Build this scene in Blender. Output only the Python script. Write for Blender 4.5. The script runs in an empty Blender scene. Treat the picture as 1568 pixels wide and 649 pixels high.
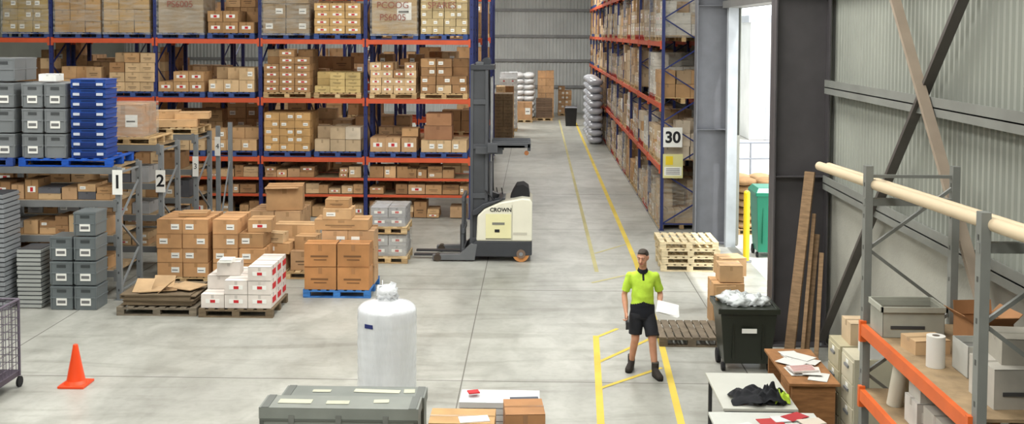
import bpy, bmesh, math, random
from mathutils import Matrix, Vector, noise
R=random.Random(7)
def S(r,g,b):
    def f(c):
        c/=255.0
        return c/12.92 if c<=0.04045 else ((c+0.055)/1.055)**2.4
    return (f(r),f(g),f(b))
def jit(c,a=0.12):
    k=1+R.uniform(-a,a); return tuple(min(1,max(0,x*k)) for x in c)
# ---------------------------------------------------------------- materials
MATS={}
def vmat(name,rough=.6,metal=0.,nscale=4.,namt=.15,bump=0.,bscale=40.,spec=.4,stretch=None):
    m=bpy.data.materials.new(name); m.use_nodes=True; n=m.node_tree.nodes; l=m.node_tree.links
    b=n['Principled BSDF']; a=n.new('ShaderNodeVertexColor'); a.layer_name='Col'
    tc=n.new('ShaderNodeTexCoord'); mp=n.new('ShaderNodeMapping'); l.new(tc.outputs['Object'],mp.inputs[0])
    if stretch: mp.inputs['Scale'].default_value=stretch
    t=n.new('ShaderNodeTexNoise'); t.inputs['Scale'].default_value=nscale; t.inputs['Detail'].default_value=5
    l.new(mp.outputs[0],t.inputs['Vector'])
    mr=n.new('ShaderNodeMapRange'); mr.inputs['From Min'].default_value=.3; mr.inputs['From Max'].default_value=.7
    mr.inputs['To Min'].default_value=1-namt; mr.inputs['To Max'].default_value=1+namt
    l.new(t.outputs['Fac'],mr.inputs['Value'])
    vm=n.new('ShaderNodeVectorMath'); vm.operation='SCALE'
    l.new(a.outputs['Color'],vm.inputs[0]); l.new(mr.outputs[0],vm.inputs['Scale'])
    l.new(vm.outputs[0],b.inputs['Base Color'])
    b.inputs['Roughness'].default_value=rough; b.inputs['Metallic'].default_value=metal
    b.inputs['Specular IOR Level'].default_value=spec
    if bump>0:
        t2=n.new('ShaderNodeTexNoise'); t2.inputs['Scale'].default_value=bscale
        l.new(mp.outputs[0],t2.inputs['Vector'])
        bp=n.new('ShaderNodeBump'); bp.inputs['Strength'].default_value=bump; bp.inputs['Distance'].default_value=.02
        l.new(t2.outputs['Fac'],bp.inputs['Height']); l.new(bp.outputs[0],b.inputs['Normal'])
    MATS[name]=m; return m
vmat('card',.85,0,3,.16); vmat('steel',.45,.0,3,.10); vmat('galv',.4,.5,8,.15)
vmat('plastic',.35,0,2,.06); vmat('wood',.8,0,6,.25,.2,30,.3,(1,1,6)); vmat('paper',.7,0,2,.04)
vmat('rubber',.8,0,5,.1); vmat('cloth',.9,0,9,.12,.35,14); vmat('skin',.55,0,8,.08)
vmat('conc',.8,0,1.2,.14,.15,30); vmat('sheet',.5,0,.7,.10); vmat('bubble',.2,0,5,.07,.6,9,.7,(1.6,1.6,.5)); vmat('gloss',.2,0,2,.05,.0,10,.6)
def wrapmat():
    m=bpy.data.materials.new('stretch_wrap'); m.use_nodes=True; n=m.node_tree.nodes; l=m.node_tree.links
    b=n['Principled BSDF']; b.inputs['Base Color'].default_value=(.6,.58,.52,1); b.inputs['Roughness'].default_value=.2
    tr=n.new('ShaderNodeBsdfTransparent'); mx=n.new('ShaderNodeMixShader'); t=n.new('ShaderNodeTexNoise')
    tc=n.new('ShaderNodeTexCoord'); mp=n.new('ShaderNodeMapping'); mp.inputs['Scale'].default_value=(1,1,5)
    l.new(tc.outputs['Object'],mp.inputs[0]); l.new(mp.outputs[0],t.inputs['Vector']); t.inputs['Scale'].default_value=3
    mr=n.new('ShaderNodeMapRange'); mr.inputs['From Min'].default_value=.35; mr.inputs['From Max'].default_value=.65
    mr.inputs['To Min'].default_value=.05; mr.inputs['To Max'].default_value=.38
    l.new(t.outputs['Fac'],mr.inputs['Value']); l.new(mr.outputs[0],mx.inputs[0]); l.new(tr.outputs[0],mx.inputs[1]); l.new(b.outputs[0],mx.inputs[2])
    l.new(mx.outputs[0],n['Material Output'].inputs[0]); MATS['wrap']=m
wrapmat()
def floormat():
    m=bpy.data.materials.new('polished_concrete'); m.use_nodes=True; n=m.node_tree.nodes; l=m.node_tree.links
    b=n['Principled BSDF']; tc=n.new('ShaderNodeTexCoord')
    def nz(s,d,sc=(1,1,1),dist=.6):
        mp=n.new('ShaderNodeMapping'); mp.inputs['Scale'].default_value=sc; l.new(tc.outputs['Object'],mp.inputs[0])
        t=n.new('ShaderNodeTexNoise'); t.inputs['Scale'].default_value=s; t.inputs['Detail'].default_value=d; t.inputs['Distortion'].default_value=dist
        l.new(mp.outputs[0],t.inputs['Vector']); return t
    def ramp(t,p0,c0,p1,c1):
        r=n.new('ShaderNodeValToRGB'); e=r.color_ramp.elements
        e[0].position=p0; e[0].color=(*c0,1); e[1].position=p1; e[1].color=(*c1,1); l.new(t.outputs['Fac'],r.inputs[0]); return r
    def mul(a,bb,f):
        mx=n.new('ShaderNodeMix'); mx.data_type='RGBA'; mx.blend_type='MULTIPLY'; mx.inputs[0].default_value=f
        l.new(a,mx.inputs[6]); l.new(bb,mx.inputs[7]); return mx.outputs[2]
    r=ramp(nz(.3,6),.32,S(152,152,145),.68,S(182,182,174))
    r2=ramp(nz(2.2,9,(1,.5,1)),.32,(.66,.66,.64),.6,(1,1,1))
    r3=ramp(nz(.8,12,(.35,1.6,1),2.5),.36,(.62,.61,.58),.5,(1,1,1))
    r4=ramp(nz(9,6),.3,(.8,.8,.78),.55,(1,1,1))
    c=mul(r.outputs[0],r2.outputs[0],.6); c=mul(c,r3.outputs[0],.5); c=mul(c,r4.outputs[0],.5)
    l.new(c,b.inputs['Base Color'])
    mr=n.new('ShaderNodeMapRange'); mr.inputs['To Min'].default_value=.22; mr.inputs['To Max'].default_value=.6
    l.new(nz(.9,10).outputs['Fac'],mr.inputs['Value']); l.new(mr.outputs[0],b.inputs['Roughness'])
    MATS['floor']=m
floormat()
# ---------------------------------------------------------------- mesh builder
class MB:
    def __init__(s): s.v=[];s.f=[];s.c=[];s.m=[];s.s=[];s.mats=[];s.T=Matrix()
    def mi(s,n):
        if n not in s.mats: s.mats.append(n)
        return s.mats.index(n)
    def add(s,vs,fs,col,mat='card',smooth=False):
        o=len(s.v); s.v+=[s.T@Vector(v) for v in vs]; k=s.mi(mat)
        for f in fs: s.f.append([o+i for i in f]); s.c.append(col); s.m.append(k); s.s.append(smooth)
    def box(s,c,d,col,mat='card',rz=0,rot=None):
        x,y,z=d[0]/2,d[1]/2,d[2]/2
        vs=[Vector(p) for p in [(-x,-y,-z),(x,-y,-z),(x,y,-z),(-x,y,-z),(-x,-y,z),(x,-y,z),(x,y,z),(-x,y,z)]]
        M=Matrix.Translation(c)@(rot.to_4x4() if rot is not None else Matrix.Rotation(rz,4,'Z'))
        s.add([M@v for v in vs],[(0,3,2,1),(4,5,6,7),(0,1,5,4),(1,2,6,5),(2,3,7,6),(3,0,4,7)],col,mat)
    def b2(s,lo,hi,col,mat='card'):
        s.box([(a+b)/2 for a,b in zip(lo,hi)],[b-a for a,b in zip(lo,hi)],col,mat)
    def bar(s,p,q,w,h,col,mat='steel'):
        p=Vector(p);q=Vector(q);d=q-p;L=d.length
        rot=d.to_track_quat('Z','Y').to_matrix()
        s.box((p+q)/2,(w,h,L),col,mat,rot=rot)
    def cyl(s,p,q,r,r2=None,n=12,col=(1,1,1),mat='steel',cap=True):
        if r2 is None:r2=r
        p=Vector(p);q=Vector(q); rot=(q-p).to_track_quat('Z','Y').to_matrix()
        vs=[];fs=[]
        for i in range(n):
            a=2*math.pi*i/n; u=rot@Vector((math.cos(a),math.sin(a),0)); vs.append(p+u*r); vs.append(q+u*r2)
        s.add(vs,[(2*i,(2*i+2)%(2*n),(2*i+3)%(2*n),2*i+1) for i in range(n)],col,mat,True)
        if cap: s.add(vs,[tuple(2*i for i in reversed(range(n))),tuple(2*i+1 for i in range(n))],col,mat)
    def taper(s,c,a,b,h,col,mat='plastic'):
        vs=[];
        for (w,d),z in ((a,0),(b,h)): vs+=[(c[0]-w/2,c[1]-d/2,c[2]+z),(c[0]+w/2,c[1]-d/2,c[2]+z),(c[0]+w/2,c[1]+d/2,c[2]+z),(c[0]-w/2,c[1]+d/2,c[2]+z)]
        s.add(vs,[(0,3,2,1),(4,5,6,7),(0,1,5,4),(1,2,6,5),(2,3,7,6),(3,0,4,7)],col,mat)
    def prism(s,pts,y0,y1,col,mat='steel'):   # pts in (x,z) ccw seen from -y
        n=len(pts); vs=[(x,y0,z) for x,z in pts]+[(x,y1,z) for x,z in pts]
        s.add(vs,[tuple(range(n)),tuple(reversed(range(n,2*n)))]+[(i,i+n,(i+1)%n+n,(i+1)%n) for i in range(n)],col,mat)
    def lathe(s,c,prof,n=24,col=(1,1,1),mat='plastic',wob=0):
        vs=[];fs=[]
        for r,z in prof:
            for i in range(n):
                a=2*math.pi*i/n; rr=r
                if wob: rr=r*(1+wob*noise.noise(Vector((math.cos(a)*3,math.sin(a)*3,z*2))))
                vs.append((c[0]+rr*math.cos(a),c[1]+rr*math.sin(a),c[2]+z))
        for j in range(len(prof)-1):
            for i in range(n): fs.append((j*n+i,j*n+(i+1)%n,(j+1)*n+(i+1)%n,(j+1)*n+i))
        s.add(vs,fs,col,mat,True)
        s.add(vs,[tuple(reversed(range(n))),tuple(range((len(prof)-1)*n,len(prof)*n))],col,mat)
    def obj(s,name,origin=(0,0,0),parent=None,bevel=0,rz=0):
        o=Vector(origin); me=bpy.data.meshes.new(name)
        me.from_pydata([tuple(v-o) for v in s.v],[],s.f)
        for m in s.mats: me.materials.append(MATS[m])
        me.polygons.foreach_set('material_index',s.m); me.polygons.foreach_set('use_smooth',s.s)
        ca=me.color_attributes.new('Col','FLOAT_COLOR','CORNER'); arr=[]
        for f,c in zip(s.f,s.c): arr+= [c[0],c[1],c[2],1.0]*len(f)
        ca.data.foreach_set('color',arr); me.update()
        ob=bpy.data.objects.new(name,me); bpy.context.scene.collection.objects.link(ob)
        ob.location=o; ob.rotation_euler[2]=rz
        if parent: ob.parent=parent; ob.location=o-parent.location
        if bevel:
            b=ob.modifiers.new('bev','BEVEL'); b.width=bevel; b.segments=2; b.limit_method='ANGLE'
        return ob
def empty(name,loc):
    e=bpy.data.objects.new(name,None); e.location=loc; e.empty_display_size=.2
    bpy.context.scene.collection.objects.link(e); return e
# ---------------------------------------------------------------- worker (built first: few objects to re-evaluate)
BLK=S(28,28,30)
WX,WY=1.46,14.15
man=empty('warehouse_worker',(WX,WY,0)); man.scale=(.965,.965,.965)
def ell(c,r,n=10):
    out=[]
    if isinstance(r,(int,float)): r=(r,r,r)
    for i in range(n+1):
        t=math.pi*i/n
        for j in range(n*2):
            p=math.pi*j/n; out.append(Vector((c[0]+r[0]*math.sin(t)*math.cos(p),c[1]+r[1]*math.sin(t)*math.sin(p),c[2]+r[2]*math.cos(t))))
    return out
def disc(c,rx,ry,nrm=(0,0,1)):
    n=Vector(nrm).normalized(); u=Vector((1,0,0)); u=(u-n*u.dot(n)).normalized(); v=n.cross(u)
    return [Vector(c)+u*rx*math.cos(a*math.pi/12)+v*ry*math.sin(a*math.pi/12) for a in range(24)]
def remesh(name,hulls,vox,colfn,mat,sm=3,parent=man):
    bm=bmesh.new()
    for h in hulls:
        pts=[]; 
        for part in h: pts+=part
        vs=[bm.verts.new(p) for p in pts]
        r=bmesh.ops.convex_hull(bm,input=vs,use_existing_faces=False)
        dead=set(g for g in r['geom_interior'] if isinstance(g,bmesh.types.BMVert))|set(g for g in r['geom_unused'] if isinstance(g,bmesh.types.BMVert))
        bmesh.ops.delete(bm,geom=list(dead),context='VERTS')
    me=bpy.data.meshes.new(name+'_src'); bm.to_mesh(me); bm.free()
    ob=bpy.data.objects.new(name+'_src',me); bpy.context.scene.collection.objects.link(ob)
    m=ob.modifiers.new('r','REMESH'); m.mode='VOXEL'; m.voxel_size=vox
    if sm: s=ob.modifiers.new('s','SMOOTH'); s.factor=.5; s.iterations=sm
    bpy.context.view_layer.update()
    me2=bpy.data.meshes.new_from_object(ob.evaluated_get(bpy.context.evaluated_depsgraph_get())); bpy.data.objects.remove(ob)
    me2.name=name; me2.materials.clear(); me2.materials.append(MATS[mat])
    if 'Col' in me2.color_attributes: me2.color_attributes.remove(me2.color_attributes['Col'])
    ca=me2.color_attributes.new('Col','FLOAT_COLOR','CORNER'); arr=[]
    for p in me2.polygons:
        c=colfn(p.center); arr+=[c[0],c[1],c[2],1.]*p.loop_total
    ca.data.foreach_set('color',arr); me2.polygons.foreach_set('use_smooth',[True]*len(me2.polygons))
    o=bpy.data.objects.new(name,me2); bpy.context.scene.collection.objects.link(o)
    if parent: o.parent=parent
    return o
SK=S(200,146,118)
HM=Matrix.Translation((0.0,-.03,1.53))@Matrix.Rotation(math.radians(-22),4,'Z')@Matrix.Rotation(math.radians(10),4,'X')@Matrix.Translation((0,0,-1.53))
def H(parts): return [HM@v for v in parts]
hulls=[]
hulls.append([H(ell((0,.015,1.665),(.072,.092,.085))),H(ell((0,-.03,1.60),(.056,.06,.06))),H(ell((0,-.058,1.562),(.028,.026,.02)))])
hulls.append([H(ell((0,-.088,1.658),.01,6)),H(ell((0,-.116,1.622),(.015,.012,.011),6)),H(ell((0,-.08,1.618),(.02,.01,.01),6))])
hulls.append([H(ell((-.032,-.076,1.678),(.024,.012,.008),6)),H(ell((.032,-.076,1.678),(.024,.012,.008),6))])
for s in (-1,1): hulls.append([H(ell((s*.076,.015,1.655),(.012,.02,.032),6)),H(ell((s*.07,.005,1.632),(.01,.012,.018),6))])
hulls.append([H(ell((0,-.088,1.588),(.026,.01,.007),6))])
hulls.append([ell((0,-.01,1.57),(.052,.056,.05)),ell((0,.02,1.43),(.056,.055,.04))])
hulls.append([ell((-.10,.01,1.36),(.05,.055,.05)),ell((.10,.01,1.36),(.05,.055,.05)),ell((0,0,1.15),(.12,.085,.1))])
hulls.append([ell((0,0,1.15),(.12,.085,.1)),ell((0,0,.92),(.13,.095,.1))])
AL=[(-.18,.01,1.38),(-.25,.05,1.10),(-.235,-.10,.88)]
AR=[(.18,.01,1.38),(.255,.07,1.11),(.22,-.17,1.02)]
for A in (AL,AR):
    hulls.append([ell(A[0],.046),ell(A[1],.038)]); hulls.append([ell(A[1],.04),ell([a*.65+b*.35 for a,b in zip(A[1],A[2])],.042),ell(A[2],.026)])
def hand(w,d,up,side,curl):
    d=Vector(d).normalized(); side=Vector(side).normalized(); up=d.cross(side); w=Vector(w)
    hs=[[ell(w,(.024,.024,.024),6),ell(w+d*.075+side*.028,.013,6),ell(w+d*.08-side*.026,.013,6)]]
    for i,(o,L) in enumerate(((.03,.062),(.011,.072),(-.01,.067),(-.029,.052))):
        p=w+d*.078+side*o; a=curl*(1+.08*i); p1=p+(d*math.cos(a*.5)+up*math.sin(a*.5))*L*.45; p2=p1+(d*math.cos(a*1.4)+up*math.sin(a*1.4))*L*.32; p3=p2+(d*math.cos(a*2.1)+up*math.sin(a*2.1))*L*.25
        hs+= [[ell(p,.0095,5),ell(p1,.009,5)],[ell(p1,.009,5),ell(p2,.0085,5)],[ell(p2,.0085,5),ell(p3,.0075,5)]]
    t=w+d*.02+side*.026; t1=t+d*.03+side*.025+up*.012; t2=t1+d*.03+side*.004+up*.02; hs+=[[ell(t,.013,5),ell(t1,.011,5)],[ell(t1,.011,5),ell(t2,.009,5)]]
    return hs
hulls+=hand(AL[2],(.03,-.35,-.8),0,(.4,-.85,.35),1.0)
hulls+=hand(AR[2],(.25,-.95,-.05),0,(-.95,-.25,.1),.75)
LEG=[((-.085,0,.9),(-.10,-.05,.5),(-.13,.17,.115)),((.085,0,.9),(.13,-.15,.5),(.17,-.16,.09))]
for hp,k,a in LEG:
    hulls.append([ell(hp,(.078,.085,.08)),ell(k,.056)])
    m=[p*.68+q*.32 for p,q in zip(k,a)]; m[1]+=.024
    hulls.append([ell(k,.054),ell(m,(.052,.058,.07))]); hulls.append([ell(m,(.052,.058,.07)),ell(a,.037)])
HI=HM.inverted()
def sc(c):
    if c.z<1.5: return SK
    h=HI@c
    if h.y<-.07:
        if abs(h.z-1.588)<.008 and abs(h.x)<.027: return S(170,95,85)
        if abs(h.z-1.609)<.006 and abs(h.x)<.02: return S(150,100,80)
    if h.z<1.61 and h.y<0.01: return S(182,132,108)
    return SK
remesh('body',hulls,.0075,sc,'skin',1)
hair=[[H(ell((0,.03,1.69),(.078,.088,.075))),H(ell((0,.06,1.635),(.07,.05,.05)))],[H(ell((0,-.03,1.735),(.056,.045,.018),8)),H(ell((0,.02,1.74),(.062,.06,.028),8))]]
remesh('hair',hair,.009,lambda c:jit(S(62,54,48),.25),'cloth',1)
for s in (-1,1):
    mb=MB()
    bm=bmesh.new(); bmesh.ops.create_uvsphere(bm,u_segments=12,v_segments=8,radius=.0115); vs=[HM@(v.co+Vector((s*.031,-.079,1.657))) for v in bm.verts]; mb.add(vs,[tuple(v.index for v in f.verts) for f in bm.faces],S(215,205,198),'gloss',True); bm.free()
    bm=bmesh.new(); bmesh.ops.create_uvsphere(bm,u_segments=10,v_segments=6,radius=.0068); vs=[HM@(v.co+Vector((s*.031,-.0865,1.655))) for v in bm.verts]; mb.add(vs,[tuple(v.index for v in f.verts) for f in bm.faces],S(40,28,20),'gloss',True); bm.free()
    bm=bmesh.new(); bmesh.ops.create_uvsphere(bm,u_segments=12,v_segments=8,radius=.0128); vs=[HM@(v.co+Vector((s*.031,-.079,1.6605))) for v in bm.verts if True]; 
    mb.add(vs,[tuple(v.index for v in f.verts) for f in bm.faces if f.calc_center_median().z>.001],SK,'skin',True); bm.free()
    p=HM@Vector((s*.031,-.091,1.681)); mb.box(p,(.034,.006,.006),S(60,50,44),'cloth',math.radians(-22))
    ob=mb.obj('eye_'+('right' if s<0 else 'left')); ob.parent=man
LIME=S(186,220,70); NAVY=S(26,28,36)
sh=[[ell((-.135,.01,1.375),(.06,.075,.058)),ell((.135,.01,1.375),(.06,.075,.058)),ell((0,.015,1.435),(.085,.07,.035)),ell((0,-.02,1.24),(.15,.12,.1))],
 [ell((0,-.02,1.24),(.15,.12,.1)),disc((0,-.01,1.0),.16,.13),ell((0,-.03,1.12),(.15,.122,.08))],[disc((0,-.015,1.06),.158,.13),disc((0,0,.82),.182,.146)]]
for A in (AL,AR):
    dr=Vector(A[1])-Vector(A[0]); e2=Vector(A[0])+dr*.78
    sh.append([ell(A[0],(.055,.066,.058)),disc(e2,.062,.07,dr)])
def shc(c):
    if c.z<1.05-.35*abs(c.x) and abs(c.x)<.195: return NAVY
    if abs(c.x)<.012 and c.y<0 and c.z>1.33: return NAVY
    return LIME
def fold(o,amp,sx,sz):
    for v in o.data.vertices:
        n=noise.noise(Vector((v.co.x*sx,v.co.y*sx,v.co.z*sz))); v.co+=v.normal*amp*n
o=remesh('polo_shirt',sh,.01,shc,'cloth',3); fold(o,.008,7,13)
cb=[[disc((0,.005,1.44),.082,.082,(0,-.3,1)),disc((0,.0,1.492),.062,.066,(0,-.35,1))]]
remesh('collar',cb,.009,lambda c:NAVY,'cloth',1)
st=[[disc((0,0,.80),.176,.142),disc((0,0,.98),.15,.12)],[disc((0,0,.88),.172,.14),ell((-.08,0,.82),(.1,.14,.07)),ell((.08,0,.82),(.1,.14,.07))]]
for (hp,k,a),s in zip(LEG,(-1,1)):
    kk=Vector(k)+Vector((0,0.01,.07)); st.append([ell((s*.085,0,.84),(.098,.135,.08)),disc(kk,.095,.108,Vector(k)-Vector(hp))])
o=remesh('shorts',st,.01,lambda c:S(32,33,38),'cloth',2); fold(o,.01,9,9)
bt=[]
for (hp,k,a),s in zip(LEG,(-1,1)):
    ax,ay=a[0],a[1]; t=s*.05
    bt.append([disc((ax,ay+.0,.22),.052,.056),ell((ax,ay+.01,.1),(.05,.06,.05))]); bt.append([ell((ax,ay+.03,.06),(.045,.05,.055)),ell((ax+t,ay-.13,.045),(.05,.06,.04)),disc((ax,ay+.04,.0),.042,.05),disc((ax+t,ay-.13,.0),.048,.06),ell((ax,ay-.02,.11),(.045,.05,.04))])
remesh('boots',bt,.009,lambda c:S(22,20,20) if c.z<.03 else (S(80,76,70) if c.z>.2 else S(48,42,38)),'rubber',1)
mb=MB()
sk=Vector(AL[2])+Vector((.01,-.05,-.09)); mb.box(sk,(.045,.12,.05),BLK,'plastic',rot=Matrix.Rotation(.6,3,'X')); mb.box(sk+Vector((0,-.04,-.06)),(.04,.03,.12),S(50,50,55),'plastic',rot=Matrix.Rotation(.3,3,'X')); ob=mb.obj('barcode_scanner'); ob.parent=man
mb=MB()
pc=Vector((.31,-.32,1.0))
for i in range(4): 
    mb.box(pc+Vector((i*.005,0,i*.003)),(.30,.21,.002),jit(S(225,225,222),.03),'paper',rot=Matrix.Rotation(-.25+i*.06,3,'Z')@Matrix.Rotation(.6,3,'X')@Matrix.Rotation(.3,3,'Y'))
ob=mb.obj('papers'); ob.parent=man
def text(name,body,size,loc,rot,col,parent=None,mat='paper',bold=0):
    cu=bpy.data.curves.new(name,'FONT'); cu.body=body; cu.size=size; cu.align_x='CENTER'; cu.align_y='CENTER'; cu.extrude=.001; cu.offset=bold
    t=bpy.data.objects.new(name+'_t',cu); bpy.context.scene.collection.objects.link(t)
    bpy.context.view_layer.update()
    me=bpy.data.meshes.new_from_object(t.evaluated_get(bpy.context.evaluated_depsgraph_get()))
    bpy.data.objects.remove(t)
    ca=me.color_attributes.new('Col','FLOAT_COLOR','CORNER'); ca.data.foreach_set('color',[col[0],col[1],col[2],1.]*len(me.loops))
    me.materials.clear(); me.materials.append(MATS[mat])
    o=bpy.data.objects.new(name,me); bpy.context.scene.collection.objects.link(o); o.location=loc; o.rotation_euler=rot
    if parent: o.parent=parent; o.location=Vector(loc)-parent.location
    return o
FR=(math.pi/2,0,0)
TAN=[S(180,142,100),S(165,128,88),S(192,156,114),S(150,114,78),S(184,148,110),S(200,170,130)]
PALE=[S(190,168,138),S(178,156,126),S(205,190,168),S(165,140,110)]
WHT=S(232,232,226); RED=S(190,40,45); BLUE=S(40,50,104); ORG=S(200,86,52); GREY=S(128,132,135)
WOODC=[S(190,160,116),S(175,146,106),S(204,178,136)]
# ---------------------------------------------------------------- components
def carton(mb,x,y,z,w,d,h,col,label=None,rz=0,tape=True):
    T0=mb.T.copy(); mb.T=T0@Matrix.Translation((x,y,z))@Matrix.Rotation(rz,4,'Z')
    mb.b2((-w/2,-d/2,0),(w/2,d/2,h),col)
    tc=tuple(c*.8 for c in col)
    if tape:
        mb.b2((-w/2-.002,-.02,h*.75),(w/2+.002,.02,h+.002),jit(tc,.1),'gloss')
        mb.b2((-w*.06,-d/2-.002,h*.7),(w*.06,-d/2,h),tc,'gloss')
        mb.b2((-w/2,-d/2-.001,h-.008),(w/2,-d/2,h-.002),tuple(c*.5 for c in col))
    if label=='w': 
        lx=R.choice((-1,1))*w*.22; mb.b2((lx-w*.16,-d/2-.004,h*.3),(lx+w*.16,-d/2,h*.68),WHT,'paper')
        mb.b2((lx-w*.13,-d/2-.005,h*.45),(lx+w*.1,-d/2,h*.5),BLK,'paper')
    if label=='r':
        mb.b2((-w*.3,-d/2-.004,h*.35),(w*.3,-d/2,h*.65),WHT,'paper'); mb.b2((-w*.1,-d/2-.005,h*.38),(w*.12,-d/2,h*.6),RED,'paper')
    if label=='p':
        mb.b2((-w*.3,-d/2-.003,h*.42),(w*.25,-d/2,h*.5),tuple(c*.4 for c in col),'paper'); mb.b2((-w*.2,-d/2-.003,h*.28),(w*.2,-d/2,h*.33),tuple(c*.4 for c in col),'paper')
    mb.T=T0
def pallet(mb,x,y,z,w=1.16,d=1.16,col=None,rz=0,mat='wood'):
    T0=mb.T.copy(); mb.T=T0@Matrix.Translation((x,y,z))@Matrix.Rotation(rz,4,'Z')
    c=lambda: jit(col,.1) if col else jit(R.choice(WOODC),.15)
    for i in range(3):
        yy=-d/2+.05+i*(d-.1)/2; 
        for j in range(3):
            mb.box((-w/2+.06+j*(w-.12)/2,yy,.062),(.12,.1,.08),c(),mat)
        mb.box((0,yy,.011),(w,.1,.02),c(),mat); mb.box((0,yy,.112),(w,.1,.02),c(),mat)
    for i in range(8): mb.box((-w/2+.05+i*(w-.1)/7,0,.132),(.1,d,.02),c(),mat)
    mb.T=T0
def goods(mb,x,y,z,w,d,h,cw=.38,ch=.26,cd=.4,pal=TAN,lab=('w',None,None,'p'),rag=True,wrap=False,one=False):
    nx=max(1,round(w/cw)); ny=max(1,round(d/cd)); nz=max(1,round(h/ch)); cw=w/nx; cd=d/ny; ch=h/nz
    base=R.choice(pal); L=R.choice(lab)
    for i in range(nx):
        for j in range(ny):
            n=nz-(R.choice((0,0,0,1,1,2)) if rag and nz>1 else 0); n=max(1,n)
            for k in range(n):
                if 0<j<ny-1 and 0<i<nx-1 and k<n-2: continue
                if not one and R.random()<.2: col=jit(R.choice(pal),.15); 
                else: col=jit(base,.1)
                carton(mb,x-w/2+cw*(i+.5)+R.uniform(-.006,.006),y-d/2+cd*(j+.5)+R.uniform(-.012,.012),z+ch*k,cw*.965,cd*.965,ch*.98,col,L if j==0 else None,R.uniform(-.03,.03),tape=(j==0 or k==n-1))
    if wrap: mb.b2((x-w/2-.02,y-d/2-.03,z-.05),(x+w/2+.02,y+d/2+.02,z+h+.01),(.8,.8,.8),'wrap')
def load(name,x,y,z,w=1.14,d=1.05,h=.8,pcol=None,T=None,**k):
    mb=MB()
    if T is not None: mb.T=T
    pallet(mb,x,y,z,1.16,1.05,pcol); goods(mb,x,y,z+.145,w,d,h,**k)
    o=mb.T@Vector((x,y,z)); return mb.obj(name,o)
def rack(name,origin,rz,nb,bay,dep,levels,H,post=BLUE,beam=ORG,frames=None,pw=.09,deck=False,skip=None,extra=None):
    mb=MB(); mb.T=Matrix.Translation(origin)@Matrix.Rotation(rz,4,'Z')
    for i in range(nb+1):
        x=i*bay
        for y in (0.04,dep-.04):
            mb.b2((x-pw/2,y-.035,0.006),(x+pw/2,y+.035,H),jit(post,.08),'steel'); mb.b2((x-.08,y-.06,0),(x+.08,y+.06,.008),post,'steel')
            for q in range(int(H/.3)): mb.b2((x-.012,y-.037,.15+q*.3),(x+.012,y+.037,.19+q*.3),tuple(c*.3 for c in post),'steel')
        z=.15; s=0
        while z+.6<H:
            a,b=(.05,dep-.05) if s%2==0 else (dep-.05,.05)
            mb.bar((x,a,z),(x,b,z+.6),.03,.03,post); z+=.6; s+=1
        for z in (.15,H-.1): mb.bar((x,.05,z),(x,dep-.05,z),.03,.03,post)
    for li,z in enumerate(levels):
        for i in range(nb):
            if skip and skip(li,i): continue
            for y in (0.0,dep):
                mb.b2((i*bay+pw/2,y-.025,z-.055),((i+1)*bay-pw/2,y+.025,z+.055),jit(beam,.08),'steel')
                for e in (i*bay+pw/2,(i+1)*bay-pw/2): mb.box((e,y,z-.02),(.05,.06,.2),beam,'steel')
            if deck and (deck is True or li in deck): mb.b2((i*bay+pw/2,0.02,z+.03),((i+1)*bay-pw/2,dep-.02,z+.054),S(150,128,98),'wood')
    if extra: mb.T=Matrix(); extra(mb)
    return mb.obj(name,origin)
def row_cartons(name,x0,x1,y,z,d,hmax,T=None,pal=TAN,dens=.85,cw=(.22,.45)):
    mb=MB()
    if T is not None: mb.T=T
    x=x0
    while x<x1-.2:
        w=min(R.uniform(*cw),x1-x)
        if R.random()<dens:
            h=R.uniform(.5,1)*hmax; n=R.choice((1,1,2))
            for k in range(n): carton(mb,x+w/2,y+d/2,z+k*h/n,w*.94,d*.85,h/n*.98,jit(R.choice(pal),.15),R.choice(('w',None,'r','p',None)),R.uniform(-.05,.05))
        x+=w
    if not mb.v: return
    return mb.obj(name,mb.T@Vector((x0,y,z)))
def blob(mb,c,r,col,mat,amp=.25,freq=3,sub=3,seed=0):
    bm=bmesh.new(); bmesh.ops.create_icosphere(bm,subdivisions=sub,radius=1)
    vs=[]
    for v in bm.verts:
        n=noise.noise(v.co*freq+Vector((seed,seed*2,0))); k=1+amp*n+amp*.5*noise.noise(v.co*freq*2.5)
        vs.append((c[0]+v.co.x*r[0]*k,c[1]+v.co.y*r[1]*k,c[2]+max(-.98,v.co.z)*r[2]*k))
    mb.add(vs,[tuple(v.index for v in f.verts) for f in bm.faces],col,mat,True); bm.free()
# ---------------------------------------------------------------- room shell
XW=4.35; YF=61.; XL=-24.; ZC=8.6
mb=MB(); mb.b2((XL,-4,-.2),(XW,YF,0),(1,1,1),'floor'); mb.obj('floor')
mb=MB(); JC=S(112,110,103)
for y in (13.75,18.7,30,40,50): mb.b2((XL,y-.008,0),(XW-.1,y+.008,.0012),JC,'conc')
for x in (-7.5,-.95,2.9): mb.b2((x-.008,-4,0),(x+.008,YF,.0012),JC,'conc')
mb.obj('trim_1')
mb=MB(); Y=S(205,180,75)
def strip(p,q,w=.09,c=Y,z=.003):
    p=Vector((*p,0));q=Vector((*q,0)); n=(q-p).normalized().cross(Vector((0,0,1)))*w/2
    vs=[(p+n),(p-n),(q-n),(q+n)]; mb.add([(v.x,v.y,z) for v in vs],[(0,3,2,1)],c,'conc')
strip((.72,10.5),(.94,15.9)); strip((1.66,10.5),(1.92,16.2)); strip((1.92,16.2),(2.04,21.3)); strip((2.04,21.3),(2.06,56),.1)
Y2=S(182,174,126); strip((1.2,20.2),(1.25,56),.08,Y2)
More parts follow.
